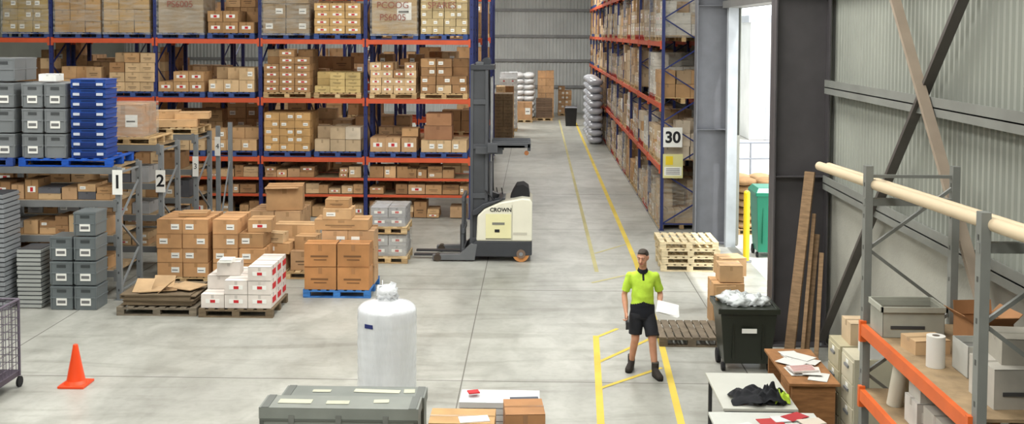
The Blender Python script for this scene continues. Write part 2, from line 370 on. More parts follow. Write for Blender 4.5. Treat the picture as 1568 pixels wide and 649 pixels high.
strip((.84,13.5),(1.76,14.4),.06,z=.004); strip((.9,14.6),(1.84,15.9),.06,z=.004); strip((.93,15.8),(1.3,16.3),.06,z=.004)
strip((1.05,19.3),(1.9,20.1),.06,Y2,.004); strip((1.25,21.9),(2.0,22.9),.06,Y2,.004)
mb.obj('floor_line_marking')
mb=MB(); mb.b2((XL,-4,ZC),(XW+.3,YF,ZC+.15),S(190,190,185),'sheet'); mb.obj('ceiling')
WC=S(150,153,144)
def corr(mb,y0,y1,z0,z1,x,col,pitch=.16,amp=.03,axis='y'):
    n=int((y1-y0)/pitch); vs=[];fs=[]
    pts=[]
    for i in range(n+1):
        a=y0+i*pitch
        for o,dx in ((0,0),(.35,0),(.5,-amp),(.85,-amp)): pts.append((a+o*pitch,dx))
    pts=[p for p in pts if p[0]<=y1]+[(y1,0)]
    for a,dx in pts:
        for z in (z0,z1): vs.append((x+dx,a,z) if axis=='y' else (a,x+dx,z))
    for i in range(len(pts)-1): fs.append((2*i,2*i+1,2*i+3,2*i+2))
    mb.add(vs,fs,col,'sheet')
mb=MB()
for (a,b,z0) in ((-4,15.9,2.36),(15.9,22.95,5.15),(22.95,YF,2.36)): corr(mb,a,b,z0,ZC,XW+.06,WC,.13,.025)
for (a,b) in ((-4,15.9),(22.95,YF)): mb.b2((XW+.01,a,0),(XW+.09,b,2.4),S(158,157,147),'conc')
mb.b2((XW+.07,-4,2.4),(XW+.09,15.9,ZC),WC,'sheet'); mb.b2((XW+.07,22.95,2.4),(XW+.09,YF,ZC),WC,'sheet'); mb.b2((XW+.07,15.9,5.15),(XW+.09,22.95,ZC),WC,'sheet')
mb.obj('wall_right')
mb=MB(); G=S(125,127,122)
for z in (2.45,3.84,5.35,6.9):
    for a,b in (((-4,15.4),(23.4,YF)) if z<5.2 else ((-4,YF),)):
        mb.b2((XW-.16,a,z-.015),(XW+.02,b,z+.0),G,'steel'); mb.b2((XW-.16,a,z-.1),(XW-.15,b,z),G,'steel'); mb.b2((XW-.16,a,z+.0),(XW-.145,b,z+.1),G,'steel')
mb.obj('trim_2')
mb=MB(); corr(mb,XL,XW,0,ZC,YF,S(188,190,188),.2,.03,'x'); mb.b2((XL,YF+.05,0),(XW+.2,YF+.15,ZC),WC,'sheet')
for z in (1.5,3,4.4,5.9,7.2): mb.b2((XL,YF-.12,z-.08),(XW,YF-.03,z+.08),S(135,135,135),'steel')
mb.obj('wall_back')
mb=MB(); mb.b2((XL-.15,-4,0),(XL,YF,ZC),WC,'sheet'); mb.obj('wall_left')
mb=MB(); mb.b2((XL-.15,-4.15,0),(XW+.3,-4,ZC),S(170,172,168),'sheet'); mb.obj('wall_front')
# portal columns
def column(yc,col,x0=3.5,x1=4.3,H=ZC):
    mb=MB(); mb.b2((x0,yc-.17,0.02),(x0+.025,yc+.17,H),col,'steel'); mb.b2((x1-.025,yc-.17,.02),(x1,yc+.17,H),col,'steel')
    mb.b2((x0,yc-.01,.02),(x1,yc+.01,H),col,'steel'); mb.b2((x0-.06,yc-.22,0),(x1+.02,yc+.22,.025),col,'steel')
    for z in (2.5,5.2): mb.b2((x0+.02,yc-.16,z),(x1-.02,yc+.16,z+.015),col,'steel')
    for sx in (x0,x1):
        for sy in (-.2,.2): mb.cyl((sx-.03 if sx==x0 else sx-.08,yc+sy*.99,.02),(sx-.03 if sx==x0 else sx-.08,yc+sy*.99,.06),.015,n=6,col=GREY)
    return mb.obj('steel_column',((x0+x1)/2,yc,0),bevel=.003)
column(15.65,S(78,75,77)); column(23.2,S(116,118,124)); column(6.9,S(100,98,98))  # same paint throughout; the backlit near column has its shade put into the colour
# door frame
mb=MB(); mb.b2((4.02,15.95,5.15),(4.34,22.9,5.3),S(120,120,118),'steel')
mb.b2((4.12,22.7,0),(4.33,22.9,5.15),S(190,196,202),'steel'); mb.b2((4.31,15.86,0),(4.42,16.0,5.15),S(90,92,95),'steel')
mb.cyl((4.15,16,5.5),(4.15,22.9,5.5),.18,n=20,col=S(130,132,132)); mb.obj('door_1',(4.3,19.4,0))
# cross bracing
mb=MB(); mb.bar((4.2,15.35,.15),(4.2,8.1,7.35),.11,.05,S(82,78,74)); mb.obj('wall_brace',(4.2,12,3))
mb=MB(); mb.bar((4.12,15.35,8.5),(4.12,7.9,.1),.11,.05,S(150,136,120)); mb.obj('wall_brace',(4.1,12,3))
# outside
mb=MB(); mb.b2((XW,-10,-.25),(60,90,-.02),S(215,212,205),'conc'); mb.obj('outdoor_ground')
mb=MB(); mb.b2((9.3,46,0),(30,60,5.2),S(240,242,244),'sheet'); mb.b2((9.2,45.9,5.1),(30,60,5.4),S(190,195,205),'steel')
for i in range(5): mb.b2((10+i*3,45.95,0),(12+i*3,46.02,3),S(205,210,220),'sheet')
mb.obj('neighbouring_building',(15,50,0))
mb=MB()
for z in (.55,1.05,1.5): mb.cyl((5.3,30,z),(9.5,30.6,z),.03,col=S(150,155,165),mat='steel')
for i in range(6): mb.cyl((5.3+i*.84,30+i*.12,0),(5.3+i*.84,30+i*.12,1.52),.03,col=S(150,155,165),mat='steel')
mb.obj('handrail',(7,30,0))
mb=MB()
for k in range(7):
    for i in range(3):
        for j in range(2):
            blob(mb,(4.88+i*.5,24.6+j*.7,.18+k*.165),(.3,.38,.1),jit(R.choice([S(165,130,92),S(180,148,110),S(145,112,78)]),.15),'cloth',.15,2,2,k+i)
pallet(mb,5.4,24.9,-.02,1.6,1.4); mb.obj('sack_stack',(5.4,25,0))
mb=MB(); mb.cyl((4.28,21.3,0),(4.28,21.3,1.4),.065,n=20,col=S(225,195,30),mat='gloss'); mb.lathe((4.28,21.3,1.39),[(.065,0),(.055,.03),(.03,.05)],20,S(225,195,30),'gloss'); mb.cyl((4.28,21.3,0),(4.28,21.3,.02),.12,col=GREY); mb.obj('bollard',(4.28,21.3,0))
def wheelie(name,x,y,w,d,h,col,lid=True,rz=0,mat='plastic',z0=0.):
    e=empty(name,(x,y,z0)); mb=MB(); mb.T=Matrix.Translation((x,y,z0))@Matrix.Rotation(rz,4,'Z')
    mb.taper((0,0,.12),(w*.78,d*.72),(w*.96,d*.94),h-.12,col,mat)
    for s in (-1,1):
        mb.box((0,s*d*.48,h-.02),(w*1.04,.05,.07),col,mat); mb.box((s*w*.49,0,h-.02),(.05,d*1.0,.07),col,mat)
        mb.cyl((s*w*.36,d*.28,.1),(s*w*.43,d*.28,.1),.1,n=16,col=BLK,mat='rubber'); mb.cyl((s*w*.36,-d*.25,.06),(s*w*.42,-d*.25,.06),.06,n=12,col=BLK,mat='rubber')
        mb.box((s*w*.25,-d*.42,h*.5),(.03,.05,h*.55),tuple(c*.8 for c in col),mat)
    mb.cyl((-w*.4,d*.55,h-.03),(w*.4,d*.55,h-.03),.02,col=col,mat=mat)
    mb.obj('bin_body',(x,y,z0),e,bevel=.008)
    if lid:
        mb=MB(); mb.T=Matrix.Translation((x,y,z0))@Matrix.Rotation(rz,4,'Z'); mb.taper((0,0,h+.01),(w*1.06,d*1.04),(w*.85,d*.8),.1,col,mat); mb.obj('bin_lid',(x,y,z0),e,bevel=.01)
    return e
wheelie('wheelie_bin',4.85,22.0,.62,.8,1.35,S(10,120,92),z0=-.02)
# ---------------------------------------------------------------- left main racks
LV=[1.45,2.9,4.35,5.8]
rack('pallet_rack',(-14.58,25.8,0),0,5,2.6,1.05,LV,7.0)
rack('pallet_rack',(-14.58,27.05,0),0,5,2.6,1.05,LV,7.0)
mb=MB()
for z in (.56,.97):
    for i in range(5):
        x=-14.58+i*2.6; mb.b2((x+.05,25.79,z-.03),(x+2.55,25.83,z+.03),jit(ORG),'steel'); mb.b2((x+.05,26.8,z-.03),(x+2.55,26.84,z+.03),ORG,'steel'); mb.b2((x+.05,25.83,z),(x+2.55,26.8,z+.02),S(150,130,100),'wood')
mb.obj('hand_pick_shelving',(-8,26.3,0))
top=[(-12.6,1.15,dict(wrap=True,rag=False,pal=[S(170,145,90)])),(-11.3,1.1,dict(wrap=True,rag=False,pal=[S(172,135,85)])),(-10.08,1.15,dict(wrap=True,rag=False,pal=[S(178,145,95)])),(-8.74,1.2,dict(wrap=True,rag=False,pal=[S(160,140,112)],cw=1.1,ch=1.1)),
(-7.5,.55,dict(lab=('r',))),(-6.14,1.1,dict(wrap=True,rag=False,pal=[S(150,128,98)],cw=.55,ch=.35)),(-4.87,.75,dict(pal=[S(190,155,105)],lab=('r',),ch=.2,rag=False)),(-3.47,1.15,dict(wrap=True,rag=False,pal=[S(165,140,102)],cw=1.1,ch=1.1)),(-2.25,1.15,dict(rag=False,pal=[S(180,160,120)],lab=('w',),cw=.3,ch=.2))]
for x,h,k in top: load('pallet_load',x,26.32,4.41,h=h,pcol=S(60,80,130),**k)
for i,(x,t) in enumerate(((-8.74,'PS6005'),(-3.5,'PS6005'),(-3.5,'PCOOG'),(-2.3,'SPARES'))):
    text('handwritten_marking',t,.22,(x,25.745,5.25-(.3 if i in(1,) else 0)),FR,S(140,85,72),None)
for x,h,k in [(-12.6,.8,{}),(-11.3,.6,{}),(-9.95,.95,dict(lab=('p',))),(-8.74,.5,dict(lab=('r',))),(-7.5,.6,dict(lab=('w',))),(-6.12,1.05,dict(lab=('r',),ch=.18)),(-4.87,.5,dict(pal=[S(195,170,115)],lab=('p',),ch=.16)),(-3.5,.75,dict(lab=('r',),ch=.18,cw=.3)),(-2.25,.85,dict(lab=('w',),ch=.22))]:
    load('pallet_load',x,26.32,2.96,h=h,pcol=R.choice([None,S(60,80,130)]),**k)
for x,h,k in [(-12.6,.8,{}),(-11.3,.6,{}),(-10.0,.7,{}),(-8.74,.5,{}),(-7.45,.55,{}),(-6.12,.95,dict(pal=[S(190,150,98)],lab=('w',),ch=.19,rag=False)),(-4.87,.6,dict(pal=PALE,lab=(None,))),(-3.5,.35,dict(lab=('r',))),(-2.25,.3,{})]:
    load('pallet_load',x,26.32,1.51,h=h,pcol=S(60,80,130),**k)
mb=MB(); carton(mb,-2.4,26.15,1.96,.68,.6,.34,S(150,108,78)); carton(mb,-2.38,26.15,2.305,.62,.6,.3,S(165,120,85)); carton(mb,-3.1,26.2,2.02,.4,.5,.2,TAN[0]); mb.obj('carton_stack',(-2.4,26.1,1.96))
for i in range(5):
    x=-14.5+i*2.6
    for z,h in ((.02,.42),(.6,.26),(1.0,.3)): row_cartons('shelf_cartons',x,x+2.45,25.85,z,.6,h)
# second half (back to back) and rows behind
for z in (.01,1.51,2.96,4.41):
    for i in range(5):
        for s in (.7,1.95):
            if R.random()<.6: load('pallet_load',-14.58+i*2.6+s,27.6,z,h=R.uniform(.4,1.0),cw=.45,ch=.3,cd=.5)
for yr in (31.4,37.2):
    rack('pallet_rack',(-14.58 if yr<32 else -9.38,yr,0),0,5 if yr<32 else 3,2.6,1.05,LV,7.0); rack('pallet_rack',(-9.38,yr+1.2,0),0,3,2.6,1.05,LV,7.0)
    for z in (.01,1.51,2.96,4.41):
        for i in range(5 if yr<32 else 3):
            x0=-14.58 if yr<32 else -9.38
            for s in (.7,1.95):
                if R.random()<.75: load('pallet_load',x0+i*2.6+s,yr+.53,z,h=R.uniform(.6,1.15),cw=.6,ch=.4,cd=.6)
# far floor stacks
def stack(name,x0,x1,y0,y1,h,z=0.,pal=TAN,pcol=None,**k):
    mb=MB(); w=x1-x0; d=y1-y0; pallet(mb,(x0+x1)/2,(y0+y1)/2,z,w,d,pcol); goods(mb,(x0+x1)/2,(y0+y1)/2,z+.145,w*.98,d*.98,h,pal=pal,**k); return mb.obj(name,((x0+x1)/2,(y0+y1)/2,z))
stack('carton_stack',-1.75,-.95,44.0,45.2,1.9,pal=[S(115,96,72)],rag=False); stack('carton_stack',-1.75,-.95,46,47.2,2.1,pal=TAN)
stack('carton_stack',-1.7,-.85,49,50.2,2.6,pal=[S(205,205,205)],lab=('r',)); stack('carton_stack',.1,1.0,57,58.2,2.4,pal=[S(190,150,110)],cw=.45,ch=.4)
stack('carton_stack',-1.2,-.1,57,58.2,1.2,pal=[S(160,140,120)]); stack('carton_stack',1.25,2.0,58.6,59.6,1.5,pal=TAN); stack('carton_stack',.0,.9,55.2,56.2,1.0,pal=[S(105,85,68)],rag=False,ch=.12,cw=.9); stack('carton_stack',-1.0,-.15,54.0,54.9,.9,pal=[S(180,140,102)],rag=False,cw=.8,ch=.8)
mb=MB(); pallet(mb,-.6,55.6,0); 
for k in range(8):
    for i in range(2): blob(mb,(-.9+i*.55,55.6,.25+k*.3),(.34,.5,.19),jit(S(210,210,210),.1),'gloss',.12,2,2,k)
mb.obj('sack_stack',(-.6,55.6,0))
mb=MB(); mb.taper((1.75,52.3,0),(.5,.5),(.6,.6),.9,BLK); mb.taper((1.75,52.3,.9),(.64,.64),(.5,.5),.07,S(50,50,60)); mb.obj('rubbish_bin',(1.75,52.3,0))
# ---------------------------------------------------------------- right aisle rack
OR=(2.92,57.0,0); NB=12; BY=2.7
rack('pallet_rack',OR,-math.pi/2,NB,BY,1.05,[1.45,2.9,4.35,5.8],7.5)
TR=Matrix.Translation(OR)@Matrix.Rotation(-math.pi/2,4,'Z')
for z in (.01,1.51,2.96,4.41,5.86):
    for i in range(NB):
        for s in (.7,2.0):
            if R.random()<.94:
                if i<4: load('pallet_load',i*BY+s,.53,z,h=R.uniform(.6,1.15) ,T=TR,pal=PALE+TAN,cw=.55,ch=.4,cd=.5,pcol=R.choice([None,S(60,80,130)]))
                else: load('pallet_load',i*BY+s,.53,z,h=R.uniform(.6,1.18),T=TR,pal=PALE+PALE+TAN[:3]+[S(205,200,190)],lab=('w','r',None),cw=.42,ch=.3,wrap=R.random()<.4,pcol=R.choice([None,S(170,60,45)]))
mb=MB()
for i in range(5):
    for k in range(9): blob(mb,(2.5,44+i*1.1,.15+k*.3),(.33,.5,.17),jit(S(195,198,206),.12),'gloss',.1,2,2,k+i)
mb.obj('sack_stack',(2.5,46,0))
e=empty('bay_sign',(3.18,24.5,2.18)); mb=MB(); mb.b2((2.97,24.5,1.96),(3.41,24.515,2.42),WHT,'paper'); mb.obj('panel',(3.18,24.5,2.18),e,bevel=.003)
text('numerals','30',.36,(3.19,24.497,2.18),FR,BLK,e,bold=.012)
e=empty('safety_notice',(3.2,24.5,1.5)); mb=MB(); mb.b2((2.97,24.5,1.24),(3.43,24.515,1.8),S(215,210,150),'paper'); mb.b2((3.0,24.495,1.3),(3.4,24.5,1.5),WHT,'paper'); mb.b2((3.03,24.495,1.55),(3.2,24.5,1.75),S(230,200,40),'paper')
for q in range(4): mb.b2((3.04,24.493,1.33+q*.04),(3.36,24.495,1.345+q*.04),S(90,90,90),'paper')
mb.obj('panel',(3.2,24.5,1.5),e)
# ---------------------------------------------------------------- left workshop racks
GP=S(128,132,134)
ZT=2.22
for q,(y0) in enumerate((17.7,19.75,21.8)):
    zt=ZT if q==0 else 2.38
    rack('shelving_rack',(-12.5,y0,0),0,2,2.7,1.0,[.45,1.05,1.65,zt],zt+.055,post=GP,beam=S(110,112,112),deck=True)
    for i in range(2):
        x=-12.4+i*2.7
        for z,h in ((.51,.4),(1.11,.38),(1.71,.36)): row_cartons('shelf_cartons',x,x+2.45,y0+.05,z,.6,h,pal=TAN+[S(90,90,95),S(150,150,150)],dens=.9)
for y,t,z,hw,xs in ((17.7,'1',2.03,.085,-7.08),(19.75,'2',1.76,.09,-7.08),(21.8,'3',1.78,.06,-7.08),(23.2,'4',2.05,.06,-7.04)):
    e=empty('rack_sign',(xs,y-.06,z)); mb=MB(); mb.b2((xs-hw,y-.065,z-.21),(xs+hw,y-.055,z+.21),WHT,'paper'); mb.obj('panel',(xs,y-.06,z),e); text('numeral',t,.32 if hw>.07 else .16,(xs,y-.068,z),FR,BLK,e,bold=.006 if hw>.07 else 0)
mb=MB(); mb.b2((-7.09,23.17,.0),(-7.0,23.24,2.5),GP,'steel'); mb.bar((-7.05,23.24,.1),(-7.05,24.1,1.6),.03,.03,GP); mb.b2((-7.09,24.1,0),(-7.0,24.17,2.5),GP,'steel'); mb.obj('rack_post',(-7.05,23.2,0))
def crate(mb,x,y,z,w,d,h,col,lab=True):
    mb.taper((x,y,z),(w*.93,d*.93),(w*.97,d*.97),h*.97,col)
    for zz in (h*.93,h*.5): mb.box((x,y,z+zz),(w,d,h*.05),tuple(c*1.1 for c in col),'plastic')
    mb.box((x,y-d*.47,z+h*.78),(w*.4,.02,h*.12),tuple(c*.35 for c in col),'plastic')
    for s in (-.45,.45): mb.box((x+s*w,y-d*.46,z+h*.5),(w*.06,.04,h*.9),tuple(c*.9 for c in col),'plastic')
    if lab: mb.box((x,y-d*.49,z+h*.33),(w*.45,.01,h*.3),WHT,'paper'); mb.box((x,y-d*.495,z+h*.33),(w*.35,.01,h*.12),S(110,110,110),'paper')
CG=S(122,126,128); CB=S(40,74,146)
ZP=ZT+.06; ZG=ZP+.145
mb=MB(); pallet(mb,-9.45,18.2,ZP,1.1,1.0,S(50,75,140)); pallet(mb,-8.0,18.2,ZP,1.6,1.0,S(30,80,170))
for i,x in enumerate((-9.85,-9.45,-9.05,-8.56,-8.17)):
    for k in range(3):
        for j in range(2): crate(mb,x,17.95+j*.48,ZG+k*.43,.37,.46,.42,jit(CG,.08),R.random()<.7)
mb.obj('grey_crate_stack',(-8.8,18.2,ZP))
mb=MB()
for k in range(8):
    crate(mb,-7.61,18.0,ZG+k*.17,.62,.5,.16,jit(CB,.12),False); mb.box((-7.61,17.745,ZG+.06+k*.17),(.5,.01,.06),S(25,45,100),'plastic')
    for s in (-.2,.2): mb.box((-7.61+s,17.74,ZG+.07+k*.17),(.11,.012,.045),S(190,195,205),'paper')
mb.obj('blue_tray_stack',(-7.61,18.0,ZG))
mb=MB()
for x in (-9.7,-9.2): 
    for j in range(2): crate(mb,x+.05,18.1+j*.4,ZG+1.3,.44,.4,.4,jit(CG,.1),False)
carton(mb,-8.4,18.1,ZG+1.3,.3,.3,.12,WHT); mb.obj('grey_crate_stack',(-9,18.2,ZG+1.3))
mb=MB()
for (x,n) in ((-7.78,3),(-7.38,4)):
    for k in range(n): crate(mb,x,17.25,.005+k*.41,.38,.46,.4,jit(S(104,111,113),.06),True)
mb.obj('grey_crate_stack',(-7.6,17.2,0))
mb=MB()
for k in range(24): mb.box((-9.05+R.uniform(-.01,.01),17.2,.04+k*.08),(.75,.55,.06),jit(S(140,144,148),.1),'plastic'); mb.box((-9.05,17.2,.075+k*.08),(.7,.5,.02),S(60,62,66),'plastic')
mb.obj('tray_stack',(-9.05,17.2,0))
mb=MB()
for k in range(14): mb.box((-8.35+R.uniform(-.01,.01),17.35,.04+k*.07),(.4,.5,.05),jit(S(165,168,165),.1),'plastic'); mb.box((-8.35,17.35,.07+k*.07),(.37,.46,.02),S(70,72,76),'plastic')
mb.obj('tray_stack',(-8.35,17.3,0))
# goods on top of shelving rows 2-3
ZR=2.44
mb=MB(); pallet(mb,-7.75,18.9+1.35,ZR,1.1,1.0); goods(mb,-7.85,20.25,ZR+.145,.75,.8,.62,pal=[S(175,140,110)],cw=.7,ch=.6,rag=False,lab=('w',),wrap=True); mb.obj('pallet_load',(-7.7,20.2,ZR))
mb=MB(); pallet(mb,-7.65,22.3,ZR,1.16,1.0)
for a in ((-7.6,22.1,2.59,.9,.6,.15),(-7.3,22.3,2.745,.7,.5,.13),(-7.9,22.3,2.745,.6,.5,.16)): carton(mb,*a,jit(TAN[2]),None,.2)
mb.obj('flat_carton_stack',(-7.6,22.3,ZR))
# ---------------------------------------------------------------- floor stacks centre-left
mb=MB(); pallet(mb,-6.38,19.35,0,.98,1.0); goods(mb,-6.38,19.3,.145,.95,.95,1.05,cw=.47,ch=.26,rag=False,pal=[S(186,142,98)],lab=('w',),one=True)
carton(mb,-6.3,19.3,1.2,.5,.4,.06,TAN[0],None,.1); mb.obj('carton_stack',(-6.38,19.35,0))
mb=MB(); pallet(mb,-5.36,19.35,0,.98,1.0); goods(mb,-5.6,19.3,.145,.46,.95,1.05,cw=.46,ch=.26,rag=False,pal=[S(190,146,102)],lab=('w',),one=True)
goods(mb,-5.12,19.3,.145,.48,.95,.52,cw=.48,ch=.26,rag=False,pal=[S(182,138,94)],lab=('w',)); carton(mb,-5.15,19.2,.67,.44,.6,.26,TAN[1],'w'); carton(mb,-5.05,19.3,.935,.42,.5,.22,TAN[0],'r',.08); mb.obj('carton_stack',(-5.36,19.35,0))
mb=MB(); pallet(mb,-5.45,22.3,0,1.2,1.1); goods(mb,-5.45,22.3,.145,1.1,1.0,.7,cw=.5,ch=.35,rag=False); carton(mb,-5.3,22.2,.85,.75,.6,.5,S(182,142,100),None,.15)
mb.bar((-5.65,21.85,1.33),(-4.97,21.95,1.33),.3,.01,S(188,152,112),'card'); mb.obj('carton_stack',(-5.45,22.3,0))
mb=MB(); pallet(mb,-4.6,19.9,0,1.0,1.1)
for a in ((-4.85,19.7,.15,.45,.5,.3),(-4.35,19.7,.15,.45,.5,.35),(-4.8,19.7,.45,.5,.5,.2),(-4.3,19.8,.5,.4,.4,.25),(-4.6,20.2,.15,.8,.4,.75),(-4.85,19.6,.655,.35,.3,.18)): carton(mb,*a,jit(R.choice(TAN)),R.choice(('w','p',None)),R.uniform(-.15,.15))
mb.obj('carton_stack',(-4.6,19.9,0))
mb=MB(); pallet(mb,-6.1,17.25,0,1.3,1.05,S(120,110,95))
for k in range(9): mb.box((-6.1+R.uniform(-.04,.04),17.25+R.uniform(-.03,.03),.17+k*.02),(1.15,.95,.017),jit(S(110,95,75),.25),'card',R.uniform(-.03,.03))
c=S(185,155,118)
mb.box((-6.2,17.1,.37),(.6,.5,.015),c,'card',.3); mb.box((-5.75,17.2,.38),(.5,.45,.012),jit(c),'card',-.4)
mb.box((-6.4,17.0,.43),(.3,.3,.01),c,'card',rot=Matrix.Rotation(.6,3,'X')); mb.box((-6.0,16.95,.44),(.3,.25,.01),jit(c),'card',rot=Matrix.Rotation(-.7,3,'Y')); mb.box((-6.15,17.25,.45),(.35,.2,.01),c,'card',rot=Matrix.Rotation(.9,3,'X'))
mb.obj('flattened_carton_pile',(-6.1,17.2,0))
mb=MB(); pallet(mb,-4.8,17.2,0,1.2,1.05,S(110,95,75)); WB=S(212,204,196)
for i in range(3):
    for j in range(3):
        for k in range((3 if i==2 else 2) if not (i==0 and j==0) else 1): 
            carton(mb,-5.18+i*.38,16.87+j*.345,.15+k*.225,.37,.335,.22,jit(WB,.05),'r' if (j==0) else None,0)
for j in range(3):
    for k in range(3): mb.box((-4.228,16.9+j*.345,.26+k*.225),(.006,.2,.09),RED,'paper')
carton(mb,-5.03,17.2,.6,.37,.335,.22,jit(WB),None,.1); carton(mb,-5.05,17.1,.82,.2,.25,.05,WHT); mb.obj('white_carton_stack',(-4.8,17.2,0))
mb=MB(); BP=S(60,115,180); pallet(mb,-3.42,18.55,0,1.17,1.1,BP)
c=[S(172,122,76)]
goods(mb,-3.42,18.2,.145,1.14,.4,.8,cw=.57,ch=.4,cd=.4,rag=False,pal=c,lab=('p',),one=True); goods(mb,-3.3,18.65,.145,.95,.45,.95,cw=.48,ch=.32,rag=False,pal=TAN,lab=('w',)); 
goods(mb,-3.32,18.95,.145,.95,.2,.95,cw=.48,ch=.32,rag=False); carton(mb,-3.42,18.7,1.1,.95,.5,.18,TAN[0],'p'); carton(mb,-3.5,18.7,1.285,.5,.45,.18,TAN[2],'w'); carton(mb,-3.52,18.75,1.47,.42,.35,.15,TAN[1],'p')
mb.obj('carton_stack',(-3.42,18.55,0))
mb=MB(); pallet(mb,-2.92,21.2,0,.78,.9); goods(mb,-2.92,21.2,.145,.72,.8,.42,pal=[S(165,165,165)],lab=('r',),ch=.2,rag=False,wrap=True,cw=.36); pallet(mb,-2.92,21.2,.59,.76,.9); goods(mb,-2.92,21.2,.735,.7,.8,.38,pal=[S(160,160,163)],lab=('r',),ch=.19,rag=False,wrap=True,cw=.35); mb.obj('wrapped_pallet_load',(-2.92,21.2,0))
# ---------------------------------------------------------------- reach truck
FX,FY=-.655,21.0
e=empty('reach_forklift',(FX,FY,0)); o=(FX,FY,0)
CR=S(222,219,200); DK=S(58,60,64); MG=S(78,80,84)
def FM(): 
    m=MB(); m.T=Matrix.Translation(o); return m
mb=FM(); mb.prism([(-.52,.42),(.6,.42),(.6,1.2),(.56,1.27),(.4,1.29),(-.05,1.2),(-.36,1.06),(-.5,.92)],0,1.05,CR,'gloss'); mb.obj('body',o,e,bevel=.03)
mb=FM(); mb.prism([(-.62,.1),(.25,.1),(.6,.14),(.6,.42),(-.52,.42),(-.66,.3)],.01,1.04,DK,'steel'); mb.prism([(-.62,.92),(-.5,.94),(-.36,1.08),(-.05,1.22),(.0,1.27),(-.4,1.16),(-.6,1.02)],.04,1.0,DK,'plastic'); mb.obj('chassis',o,e,bevel=.02)
mb=FM(); mb.b2((-.33,-.008,.48),(.18,.0,.97),S(226,221,172),'gloss'); mb.b2((.22,-.006,.55),(.5,.0,.6),S(190,186,170),'gloss'); mb.b2((-.33,-.01,.46),(.18,-.002,.475),S(120,118,100)); mb.b2((.195,-.01,.44),(.2,-.002,1.15),S(120,118,100)); mb.b2((-.2,-.012,.75),(.05,-.006,.8),S(120,120,110),'paper'); mb.b2((-.15,-.012,.6),(-.05,-.006,.66),BLK,'paper'); mb.obj('side_panel',o,e)
text('lettering','CROWN',.11,(FX-.03,FY-.006,1.05),FR,BLK,e,bold=.003)
mb=FM(); 
for y in (.0,.85): mb.cyl((.38,y+.02,.165),(.38,y+.17,.165),.165,n=28,col=S(190,130,75),mat='rubber'); mb.cyl((.38,y-.005,.165),(.38,y+.02,.165),.09,n=20,col=S(120,100,85)); mb.cyl((.38,y-.02,.165),(.38,y,.165),.04,n=12,col=GREY)
for y in (0,.93):
    mb.prism([(-1.4,.03),(-.55,.03),(-.5,.35),(-.62,.36),(-.85,.15),(-1.4,.13)],y,y+.14,S(100,102,104),'steel'); mb.cyl((-1.3,y-.01,.075),(-1.3,y+.15,.075),.075,n=18,col=S(70,60,50),mat='rubber')
mb.obj('wheels_and_outriggers',o,e,bevel=.006)
mb=FM()
for y in (.2,.72):
    mb.b2((-.66,y,.06),(-.6,y+.13,3.95),MG,'steel'); mb.b2((-.36,y,.06),(-.3,y+.13,3.95),MG,'steel'); mb.b2((-.62,y+.03,.06),(-.33,y+.06,3.95),tuple(c*.8 for c in MG),'steel')
    mb.b2((-.56,y+.07,.1),(-.4,y+.12,4.0),S(95,97,100),'steel'); mb.cyl((-.24,y+.06,.1),(-.24,y+.06,2.0),.035,col=S(90,90,92)); mb.cyl((-.24,y+.06,2.0),(-.24,y+.06,3.7),.02,col=S(150,150,150),mat='galv')
for z in (.4,1.3,2.3,3.2,3.9): mb.b2((-.6,.2,z-.05),(-.35,.85,z+.05),MG,'steel')
mb.b2((-.66,.18,3.85),(-.18,.88,3.95),DK,'steel'); mb.cyl((-.35,.3,4.0),(-.35,.36,4.0),.09,n=20,col=DK); mb.cyl((-.35,.7,4.0),(-.35,.76,4.0),.09,n=20,col=DK); mb.cyl((-.2,.5,1.2),(-.3,.5,3.9),.02,col=BLK,mat='rubber'); mb.obj('mast',o,e,bevel=.004)
mb=FM()
for y in (.25,.67):
    mb.b2((-1.8,y,.06),(-.82,y+.11,.1),S(60,60,62),'steel'); mb.b2((-.86,y,.06),(-.82,y+.11,.7),S(70,70,72),'steel')
for z in (.2,.6,1.25): mb.b2((-.82,.1,z-.05),(-.76,.93,z+.05),MG,'steel')
for y in (.12,.35,.6,.88): mb.b2((-.82,y,.2),(-.78,y+.03,1.3),MG,'steel')
mb.obj('fork_carriage',o,e,bevel=.004)
mb=FM(); mb.b2((-.3,.0,2.3),(.45,1.0,2.35),DK,'steel')
for y in (.0,.32,.65,.96): mb.b2((-.3,y,2.3),(.55,y+.04,2.4),MG,'steel')
mb.b2((.5,.0,2.24),(.56,1.0,2.38),DK,'steel'); mb.b2((-.55,.1,2.16),(.0,.16,2.3),MG,'steel'); mb.b2((-.55,.84,2.16),(.0,.9,2.3),MG,'steel'); mb.cyl((.48,-.02,2.2),(.48,.04,2.2),.045,n=16,col=S(150,95,55),mat='gloss'); mb.b2((-.3,-.02,2.2),(-.1,.1,2.38),MG,'steel'); mb.obj('overhead_guard',o,e,bevel=.005)
mb=FM(); mb.prism([(.15,1.25),(.55,1.27),(.52,1.45),(.42,1.52),(.28,1.5),(.2,1.36)],.3,.85,BLK,'rubber'); mb.b2((-.35,.25,1.1),(.05,.9,1.25),DK,'plastic'); mb.cyl((-.2,.35,1.25),(-.16,.35,1.36),.11,n=20,col=BLK); mb.bar((-.1,.6,1.2),(-.14,.6,1.42),.02,.02,BLK); mb.bar((0,.7,1.2),(-.04,.7,1.4),.02,.02,BLK)
mb.cyl((-.15,.15,1.2),(-.35,.15,1.42),.015,col=BLK); mb.obj('seat_and_controls',o,e,bevel=.01)
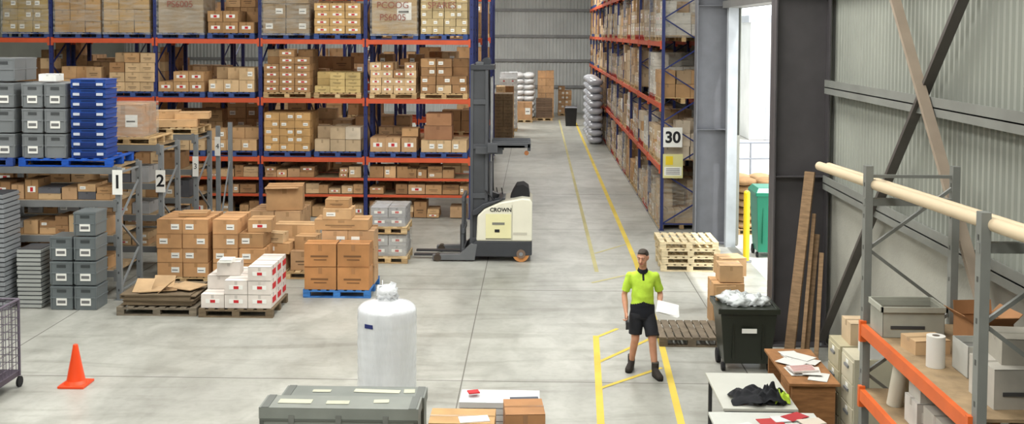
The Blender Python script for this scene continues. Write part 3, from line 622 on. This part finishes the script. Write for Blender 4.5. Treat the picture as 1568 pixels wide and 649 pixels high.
# ---------------------------------------------------------------- centre foreground
mb=MB(); c=S(222,225,228)
pr=[(.365,0)]+[(.372+.004*math.sin(k*2.3),.05*k) for k in range(1,22)]+[(.37,1.1),(.355,1.14),(.31,1.175),(.2,1.21),(.12,1.235),(.1,1.26),(.12,1.31),(.13,1.36),(.06,1.41)]
mb.lathe((-1.86,13.15,0),pr,64,c,'bubble',.025)
for k in range(8): mb.box((-1.86+R.uniform(-.1,.1),13.15+R.uniform(-.08,.08),1.29+R.uniform(0,.1)),(.12,.004,.13),c,'bubble',rot=Matrix.Rotation(R.uniform(-1,1),3,'X')@Matrix.Rotation(R.uniform(0,3),3,'Z'))
blob(mb,(-1.85,13.15,1.3),(.13,.12,.1),c,'bubble',.6,4,3,3)
mb.box((-2.04,12.825,.97),(.12,.012,.05),S(40,50,110),'paper',-.5); mb.obj('bubble_wrapped_cylinder',(-1.86,13.15,0))
mb=MB(); TG=S(122,126,120)
def trunk(x0,x1,y0,y1,z0,z1,c):
    mb.b2((x0,y0,z0),(x1,y1,z1-.12),c,'steel'); mb.b2((x0-.012,y0-.012,z1-.12),(x1+.012,y1+.012,z1),tuple(k*1.08 for k in c),'steel')
    for x in (x0,x1-.03): mb.b2((x-.008,y0-.008,z0),(x+.038,y0,z1-.12),S(80,84,80),'steel')
    for i in range(3): xx=x0+(x1-x0)*(.2+.3*i); mb.b2((xx-.03,y0-.02,z1-.17),(xx+.03,y0-.01,z1-.08),S(120,122,118),'galv')
    for z in (z0+.03,z1-.14): mb.b2((x0,y0-.014,z),(x1,y0,z+.025),S(90,94,88),'steel')
    for x in (x0+.05,x1-.05): mb.b2((x-.04,y0-.014,z1-.0),(x+.04,y1+.013,z1+.006),S(98,102,98),'steel')
trunk(-2.83,-1.2,10.7,11.05,.12,.72,TG); trunk(-2.7,-1.18,11.1,11.42,.12,.7,S(112,117,112))
for a in ((-2.5,10.87,.35,.12),(-2.05,10.85,.24,.1),(-1.6,10.9,.16,.1),(-2.3,11.26,.2,.08),(-1.7,11.27,.5,.1),(-1.35,11.28,.12,.12)): mb.box((a[0],a[1],.725 if a[1]<11.1 else .705),(a[2],a[3],.004),jit(S(190,190,170),.15),'paper',R.uniform(-.1,.1))
pallet(mb,-2.0,11.0,-.02,1.7,.9); mb.obj('metal_trunk',(-2,11,0),bevel=.004)
mb=MB(); pallet(mb,-.47,10.95,0,1.25,1.1)
carton(mb,-.72,10.55,.15,.66,.42,.56,S(182,146,100),'p'); carton(mb,-.1,10.62,.15,.4,.45,.64,S(165,120,80),None,.08); mb.box((-.6,10.45,.715),(.3,.16,.01),S(225,225,225),'paper',.2)
for k in range(4): mb.box((-.35+R.uniform(-.02,.02),11.2,.45+k*.07),(.85,.4,.06),jit(S(205,210,212),.05),'paper',R.uniform(-.02,.02))
goods(mb,-.4,11.2,.15,.9,.42,.26,pal=PALE,rag=False); mb.box((-.1,11.0,.735),(.3,.1,.01),S(70,75,85),'paper',.1); mb.box((-.65,11.2,.735),(.12,.1,.012),RED,'paper',.3); mb.obj('carton_stack',(-.47,10.9,0),bevel=.003)
# cone
mb=MB(); OC=S(235,75,30); mb.box((-5.95,13.4,.015),(.34,.34,.03),OC,'plastic'); mb.lathe((-5.95,13.4,.03),[(.15,0),(.135,.02),(.115,.04),(.085,.2),(.05,.38),(.03,.5),(.02,.505)],32,OC,'plastic'); mb.obj('traffic_cone',(-5.95,13.4,0),bevel=.004)
# cage trolley
mb=MB(); CC=S(92,84,96)
x0,x1,y0,y1=-7.76,-6.64,12.7,13.3
for i in range(12): mb.cyl((x0+(x1-x0)*i/11,y0,.22),(x0+(x1-x0)*i/11,y0,1.1),.005,n=6,col=CC); mb.cyl((x0+(x1-x0)*i/11,y1,.22),(x0+(x1-x0)*i/11,y1,1.1),.005,n=6,col=CC)
for i in range(8): mb.cyl((x1,y0+(y1-y0)*i/7,.22),(x1,y0+(y1-y0)*i/7,1.1),.005,n=6,col=CC)
for k in range(10):
    z=.22+k*.098
    for y in (y0,y1): mb.cyl((x0,y,z),(x1,y,z),.005,n=6,col=CC)
    mb.cyl((x1,y0,z),(x1,y1,z),.005,n=6,col=CC)
for x in (x0,x1):
    for y in (y0,y1): mb.cyl((x,y,.15),(x,y,1.14),.018,n=8,col=CC); mb.cyl((x-.015,y,.07),(x+.015,y,.07),.07,n=16,col=BLK,mat='rubber')
mb.b2((x0,y0,.15),(x1,y1,.22),S(70,60,72),'steel')
for y in (y0,y1): mb.cyl((x0,y,1.14),(x1,y,1.14),.018,n=8,col=CC)
mb.cyl((x1,y0,1.14),(x1,y1,1.14),.018,n=8,col=CC)
for i in range(4): blob(mb,(-6.9-i*.22,13.0,.38),(.14,.2,.16),jit(S(130,135,140),.3),'cloth',.3,3,2,i)
mb.obj('cage_trolley',(-7.2,13,0))
# ---------------------------------------------------------------- right middle
mb=MB()
for k in range(4): pallet(mb,3.0+R.uniform(-.02,.02),20.8,k*.145,1.13,1.0,S(205,188,152),R.uniform(-.03,.03))
mb.obj('empty_pallet_stack',(3.0,20.8,0))
mb=MB(); pallet(mb,2.32,15.85,0,.95,.95,S(110,98,82)); mb.obj('wooden_pallet',(2.32,15.85,0))
mb=MB(); goods(mb,3.05,16.75,.0,.5,.55,.68,cw=.5,ch=.34,rag=False,pal=[S(180,142,100)],lab=('p',)); carton(mb,3.1,16.75,.69,.36,.4,.26,TAN[2]); carton(mb,3.25,17.5,.0,.4,.4,.6,TAN[1]); carton(mb,3.25,17.5,.605,.42,.4,.3,TAN[2],None,.2); mb.obj('carton_stack',(3,16.8,0))
e=wheelie('rubbish_bin',2.9,14.5,.8,.72,.88,S(40,44,36),False)
mb=MB()
for i in range(7): blob(mb,(2.68+R.uniform(0,.42),14.3+R.uniform(0,.4),.88+R.uniform(0,.05)),(.15,.14,.09),S(205,210,210),'gloss',.7,4,3,i)
mb.box((2.68,14.7,.96),(.3,.02,.22),TAN[0],'card',.3); mb.obj('rubbish',(2.9,14.5,.88),e)
mb=MB(); mb.box((2.9,14.13,.6),(.2,.01,.06),WHT,'paper'); mb.obj('bin_label',(2.9,14.13,.6),e)
# timber planks leaning
mb=MB(); 
for i,(xa,ya,xb,yb,z,w) in enumerate(((3.62,14.9,4.0,15.38,2.6,.15),(3.85,14.85,4.1,15.3,1.7,.07),(3.95,14.7,4.14,15.2,1.45,.06),(3.78,14.8,4.05,15.3,2.0,.05))): mb.bar((xa,ya,.02),(xb,yb,z),w,.04,jit(S(138,112,84),.15),'wood')
mb.obj('timber_plank_bundle',(3.8,15.0,0))
# tables
def table(name,x0,x1,y0,y1,z,top,leg):
    mb=MB(); mb.b2((x0,y0,z-.03),(x1,y1,z),top,'plastic')
    for x in (x0+.05,x1-.05):
        for y in (y0+.05,y1-.05): mb.b2((x-.02,y-.02,0),(x+.02,y+.02,z-.03),leg,'steel')
    for y in (y0+.05,y1-.05): mb.b2((x0+.05,y-.012,z-.09),(x1-.05,y+.012,z-.03),leg,'steel')
    for x in (x0+.05,x1-.05): mb.b2((x-.012,y0+.05,z-.09),(x+.012,y1-.05,z-.03),leg,'steel')
    return mb.obj(name,((x0+x1)/2,(y0+y1)/2,0),bevel=.003)
table('work_table',1.95,2.72,10.75,11.9,.75,S(190,190,180),S(60,60,62)); table('work_table',1.78,2.85,9.7,10.65,.75,S(195,197,190),S(60,60,62))
e=empty('wooden_desk',(3.1,12.2,0)); mb=MB(); DW=S(145,102,64)
mb.b2((2.82,11.55,.72),(3.38,12.85,.75),DW,'wood'); mb.b2((2.86,11.6,0),(3.34,11.63,.72),DW,'wood'); mb.b2((2.86,12.78,0),(3.34,12.81,.72),DW,'wood'); mb.b2((3.3,11.63,.3),(3.33,12.78,.72),DW,'wood')
for k in range(3): mb.b2((2.84,11.66,.08+k*.21),(2.86,12.05,.27+k*.21),jit(DW),'wood')
mb.b2((2.86,11.63,.05),(3.26,12.08,.72),DW,'wood'); mb.obj('desk_body',(3.1,12.2,0),e,bevel=.003)
mb=MB()
for i in range(9): mb.box((3.1+R.uniform(-.14,.14),12.2+R.uniform(-.5,.4),.754+i*.003),(.21,.3,.002),jit(S(205,205,200),.03),'paper',R.uniform(-1,1))
mb.box((3.06,11.95,.79),(.3,.22,.02),S(205,195,190),'paper',.2)
for q in range(5): mb.box((3.06,11.87+q*.04,.802),(.26,.012,.002),S(170,80,70),'paper',.2)
mb.obj('loose_papers',(3.1,12.2,.75),e)
mb=MB()
def cloth(x,y,z,rx,ry,h,col,seed):
    n=22; vs=[];fs=[]
    for i in range(n):
        for j in range(n):
            u=(i/(n-1))*2-1;v=(j/(n-1))*2-1; rr=1+.35*noise.noise(Vector((u*1.5+seed,v*1.5,0)))
            hh=h*max(0,(1-(u*u+v*v)*.6))*(.55+.9*abs(noise.noise(Vector((u*2.6+seed,v*2.6,seed)))))
            k=math.sqrt(1-.4*min(1,u*u*v*v)); vs.append((x+u*rx*rr*k,y+v*ry*rr*k,z+.004+hh))
    for i in range(n-1):
        for j in range(n-1): fs.append((i*n+j,(i+1)*n+j,(i+1)*n+j+1,i*n+j+1))
    mb.add(vs,fs,col,'cloth',True)
cloth(2.3,11.0,.75,.26,.2,.16,S(25,26,30),1); cloth(2.47,10.95,.755,.17,.15,.2,S(20,22,26),5); cloth(2.58,10.98,.76,.1,.14,.14,S(175,205,60),9)
mb.obj('jacket_pile',(2.35,11,.75))
mb=MB()
for i,(x,y,c) in enumerate(((2.35,10.38,S(170,50,50)),(2.5,10.45,S(205,205,205)),(2.62,10.5,S(165,40,45)),(2.05,10.2,S(210,210,210)),(2.75,10.35,S(200,190,175)))): mb.box((x,y,.757+i*.004),(.24,.16,.006),c,'paper',R.uniform(-.8,.8))
mb.obj('magazine_pile',(2.4,10.3,.75))
mb=MB(); FC=S(188,182,160)
def cabinet(x0,x1,y0,y1,h,c,n):
    mb.b2((x0,y0,0),(x1,y1,h),c,'steel')
    for k in range(n):
        z0=.05+k*(h-.07)/n; z1=z0+(h-.07)/n-.02
        mb.b2((x0-.012,y0+.02,z0),(x0,y1-.02,z1),jit(c,.04),'steel'); mb.b2((x0-.03,(y0+y1)/2-.07,z1-.1),(x0-.012,(y0+y1)/2+.07,z1-.07),GREY,'galv'); mb.b2((x0-.015,(y0+y1)/2-.04,z1-.06),(x0-.012,(y0+y1)/2+.04,z1-.02),WHT,'paper')
cabinet(3.45,4.05,11.3,11.75,1.1,FC,4); cabinet(3.44,4.05,11.8,12.25,1.1,S(175,168,140),4); mb.obj('filing_cabinet',(3.8,11.8,0),bevel=.004)
mb=MB(); carton(mb,3.75,11.5,1.1,.3,.35,.3,S(215,215,212)); carton(mb,3.72,12.0,1.1,.32,.35,.25,PALE[0]); mb.obj('archive_box',(3.72,11.5,1.1),bevel=.003)
# near right rack
RG=S(118,120,115)
def arms(mb):
    for y in (10.1,7.5): mb.b2((3.14,y-.03,2.97 if y>9 else 3.06),(4.0,y+.03,3.04 if y>9 else 3.135),RG,'steel')
rack('storage_rack',(3.14,10.1,0),-math.pi/2,1,2.6,.9,[1.16,1.79],3.35,post=RG,beam=S(210,98,42),deck=True,extra=arms)
mb=MB()
for x,r in ((3.24,.05),(3.345,.045)):
    mb.cyl((x,12.05,3.05+r),(x,4.5,3.32+r),r,n=28,col=S(200,182,152),mat='paper',cap=False); mb.cyl((x,12.05,3.05+r),(x,4.5,3.32+r),r-.01,n=28,col=S(110,95,75),mat='paper',cap=False)
mb.obj('cardboard_tubes',(3.24,8,3.2))
Z=1.845
def openbox(mb,x,y,z,w,d,h,col,flap=.12,rz=0,fill=None):
    T0=mb.T.copy(); mb.T=T0@Matrix.Translation((x,y,z))@Matrix.Rotation(rz,4,'Z'); t=.006; dk=tuple(c*.9 for c in col)
    mb.b2((-w/2,-d/2,0),(w/2,d/2,t),col); mb.b2((-w/2,-d/2,0),(w/2,-d/2+t,h),col); mb.b2((-w/2,d/2-t,0),(w/2,d/2,h),col); mb.b2((-w/2,-d/2,0),(-w/2+t,d/2,h),dk); mb.b2((w/2-t,-d/2,0),(w/2,d/2,h),dk)
    if flap:
        mb.box((0,-d/2-flap*.35,h+flap*.3),(w,t,flap),col,'card',rot=Matrix.Rotation(.9,3,'X')); mb.box((-w/2-flap*.35,0,h+flap*.3),(t,d,flap),dk,'card',rot=Matrix.Rotation(-.9,3,'Y')); mb.box((w/2+flap*.3,0,h+flap*.3),(t,d,flap),dk,'card',rot=Matrix.Rotation(.8,3,'Y')); mb.box((0,d/2,h+flap*.45),(w,t,flap),col,'card',rot=Matrix.Rotation(-.2,3,'X'))
    if fill: mb.b2((-w/2+t,-d/2+t,t),(w/2-t,d/2-t,h*.8),fill,'paper')
    mb.T=T0
mb=MB(); openbox(mb,3.45,9.75,Z,.56,.36,.26,S(158,158,146),0,fill=S(105,100,88)); mb.b2((3.24,9.563,Z+.08),(3.55,9.569,Z+.11),S(60,60,60),'paper')
for s in ((-.29,0,.02,.4),(.29,0,.02,.4),(0,-.19,.6,.02),(0,.19,.6,.02)): mb.box((3.45+s[0],9.75+s[1],Z+.26),(s[2],s[3],.05),S(165,165,153),'plastic')
mb.obj('mail_tote',(3.45,9.75,Z),bevel=.002)
mb=MB(); openbox(mb,3.83,9.0,Z,.34,.36,.34,S(160,115,76),.12,.1); mb.obj('open_carton',(3.83,9.0,Z))
mb=MB(); carton(mb,3.42,9.2,Z,.32,.26,.12,S(188,158,120),None,.15); mb.obj('carton',(3.42,9.2,Z))
mb=MB(); mb.cyl((3.34,8.75,Z),(3.34,8.75,Z+.26),.075,n=28,col=S(205,203,196),mat='paper'); mb.cyl((3.34,8.75,Z+.26),(3.34,8.75,Z+.262),.03,n=20,col=S(90,80,70),mat='paper'); mb.obj('paper_roll',(3.34,8.75,Z))
mb=MB(); openbox(mb,3.62,8.6,Z,.28,.32,.26,S(190,190,182),.0,0,S(130,130,125)); openbox(mb,3.85,8.35,Z,.26,.4,.22,S(175,175,168),.1); mb.obj('document_box',(3.7,8.5,Z),bevel=.002)
mb=MB(); carton(mb,3.65,7.95,Z,.55,.4,.3,S(182,178,168),None,.05); mb.b2((3.45,7.735,Z+.1),(3.75,7.739,Z+.13),S(70,70,70),'paper'); carton(mb,3.7,8.0,Z+.3,.4,.35,.2,S(165,160,148),None,-.1); mb.obj('document_box',(3.65,7.95,Z),bevel=.002)
mb=MB(); z2=1.216
mb.cyl((3.3,9.6,z2),(3.36,9.55,z2+.5),.07,n=24,col=S(200,195,178),mat='paper'); mb.cyl((3.45,9.7,z2),(3.47,9.7,z2+.42),.06,n=24,col=S(180,165,136),mat='paper'); mb.obj('paper_roll',(3.3,9.6,z2))
mb=MB(); carton(mb,3.45,9.1,z2,.36,.3,.24,S(205,202,195),'w'); carton(mb,3.45,9.1,z2+.24,.3,.28,.14,S(190,185,175)); carton(mb,3.45,8.5,z2,.4,.5,.3,S(175,170,160)); carton(mb,3.85,9.3,z2,.3,.6,.45,TAN[0]); mb.obj('document_box',(3.45,9,z2),bevel=.002)
mb=MB(); pts=[(3.42,11.0,1.0),(3.38,10.7,.9),(3.3,10.6,.7),(3.28,10.55,.45),(3.32,10.5,.2),(3.4,10.4,.02)]
for a,b in zip(pts,pts[1:]): mb.cyl(a,b,.014,n=8,col=S(40,70,140),mat='rubber')
mb.obj('air_hose',(3.35,10.7,0))
# ---------------------------------------------------------------- lights
def area(name,x,y,z,sx,sy,p,rot=(0,0,0),col=(1,1,1)):
    l=bpy.data.lights.new(name,'AREA'); l.shape='RECTANGLE'; l.size=sx; l.size_y=sy; l.energy=p; l.color=col
    o=bpy.data.objects.new(name,l); bpy.context.scene.collection.objects.link(o); o.location=(x,y,z); o.rotation_euler=rot; return o
for x in (-10,-3,1.5):
    for y,p in ((4,520),(14,530),(22,240),(34,300),(50,620)): area('skylight',x,y,ZC-.1,2,6,p*(1 if x<0 else .85),col=(1,.99,.95))
s=bpy.data.lights.new('sun','SUN'); s.energy=5; s.angle=.02; s.color=(1,.98,.95); so=bpy.data.objects.new('sun',s); bpy.context.scene.collection.objects.link(so)
so.rotation_euler=Vector((-.28,.2,-1)).to_track_quat('-Z','Y').to_euler()
w=bpy.data.worlds.new('World'); bpy.context.scene.world=w; w.use_nodes=True; b=w.node_tree.nodes['Background']; b.inputs[0].default_value=(.93,.97,1,1); b.inputs[1].default_value=1.9
# ---------------------------------------------------------------- camera
cd=bpy.data.cameras.new('camera'); cam=bpy.data.objects.new('camera',cd); bpy.context.scene.collection.objects.link(cam)
PIT=math.radians(2.5); F=1616.
cd.sensor_width=36; cd.sensor_fit='HORIZONTAL'; cd.lens=F/1568*36; cd.shift_y=-(274.5-F*math.tan(PIT))/1568; cd.clip_end=300
cam.matrix_world=Matrix.Translation((0,0,4.6))@Matrix.Rotation(math.radians(1.29),4,'Z')@Matrix.Rotation(math.pi/2-PIT,4,'X')@Matrix.Rotation(math.radians(.3),4,'Z')
sc_=bpy.context.scene; sc_.camera=cam
sc_.view_settings.view_transform='Standard'; sc_.view_settings.look='None'; sc_.view_settings.exposure=0
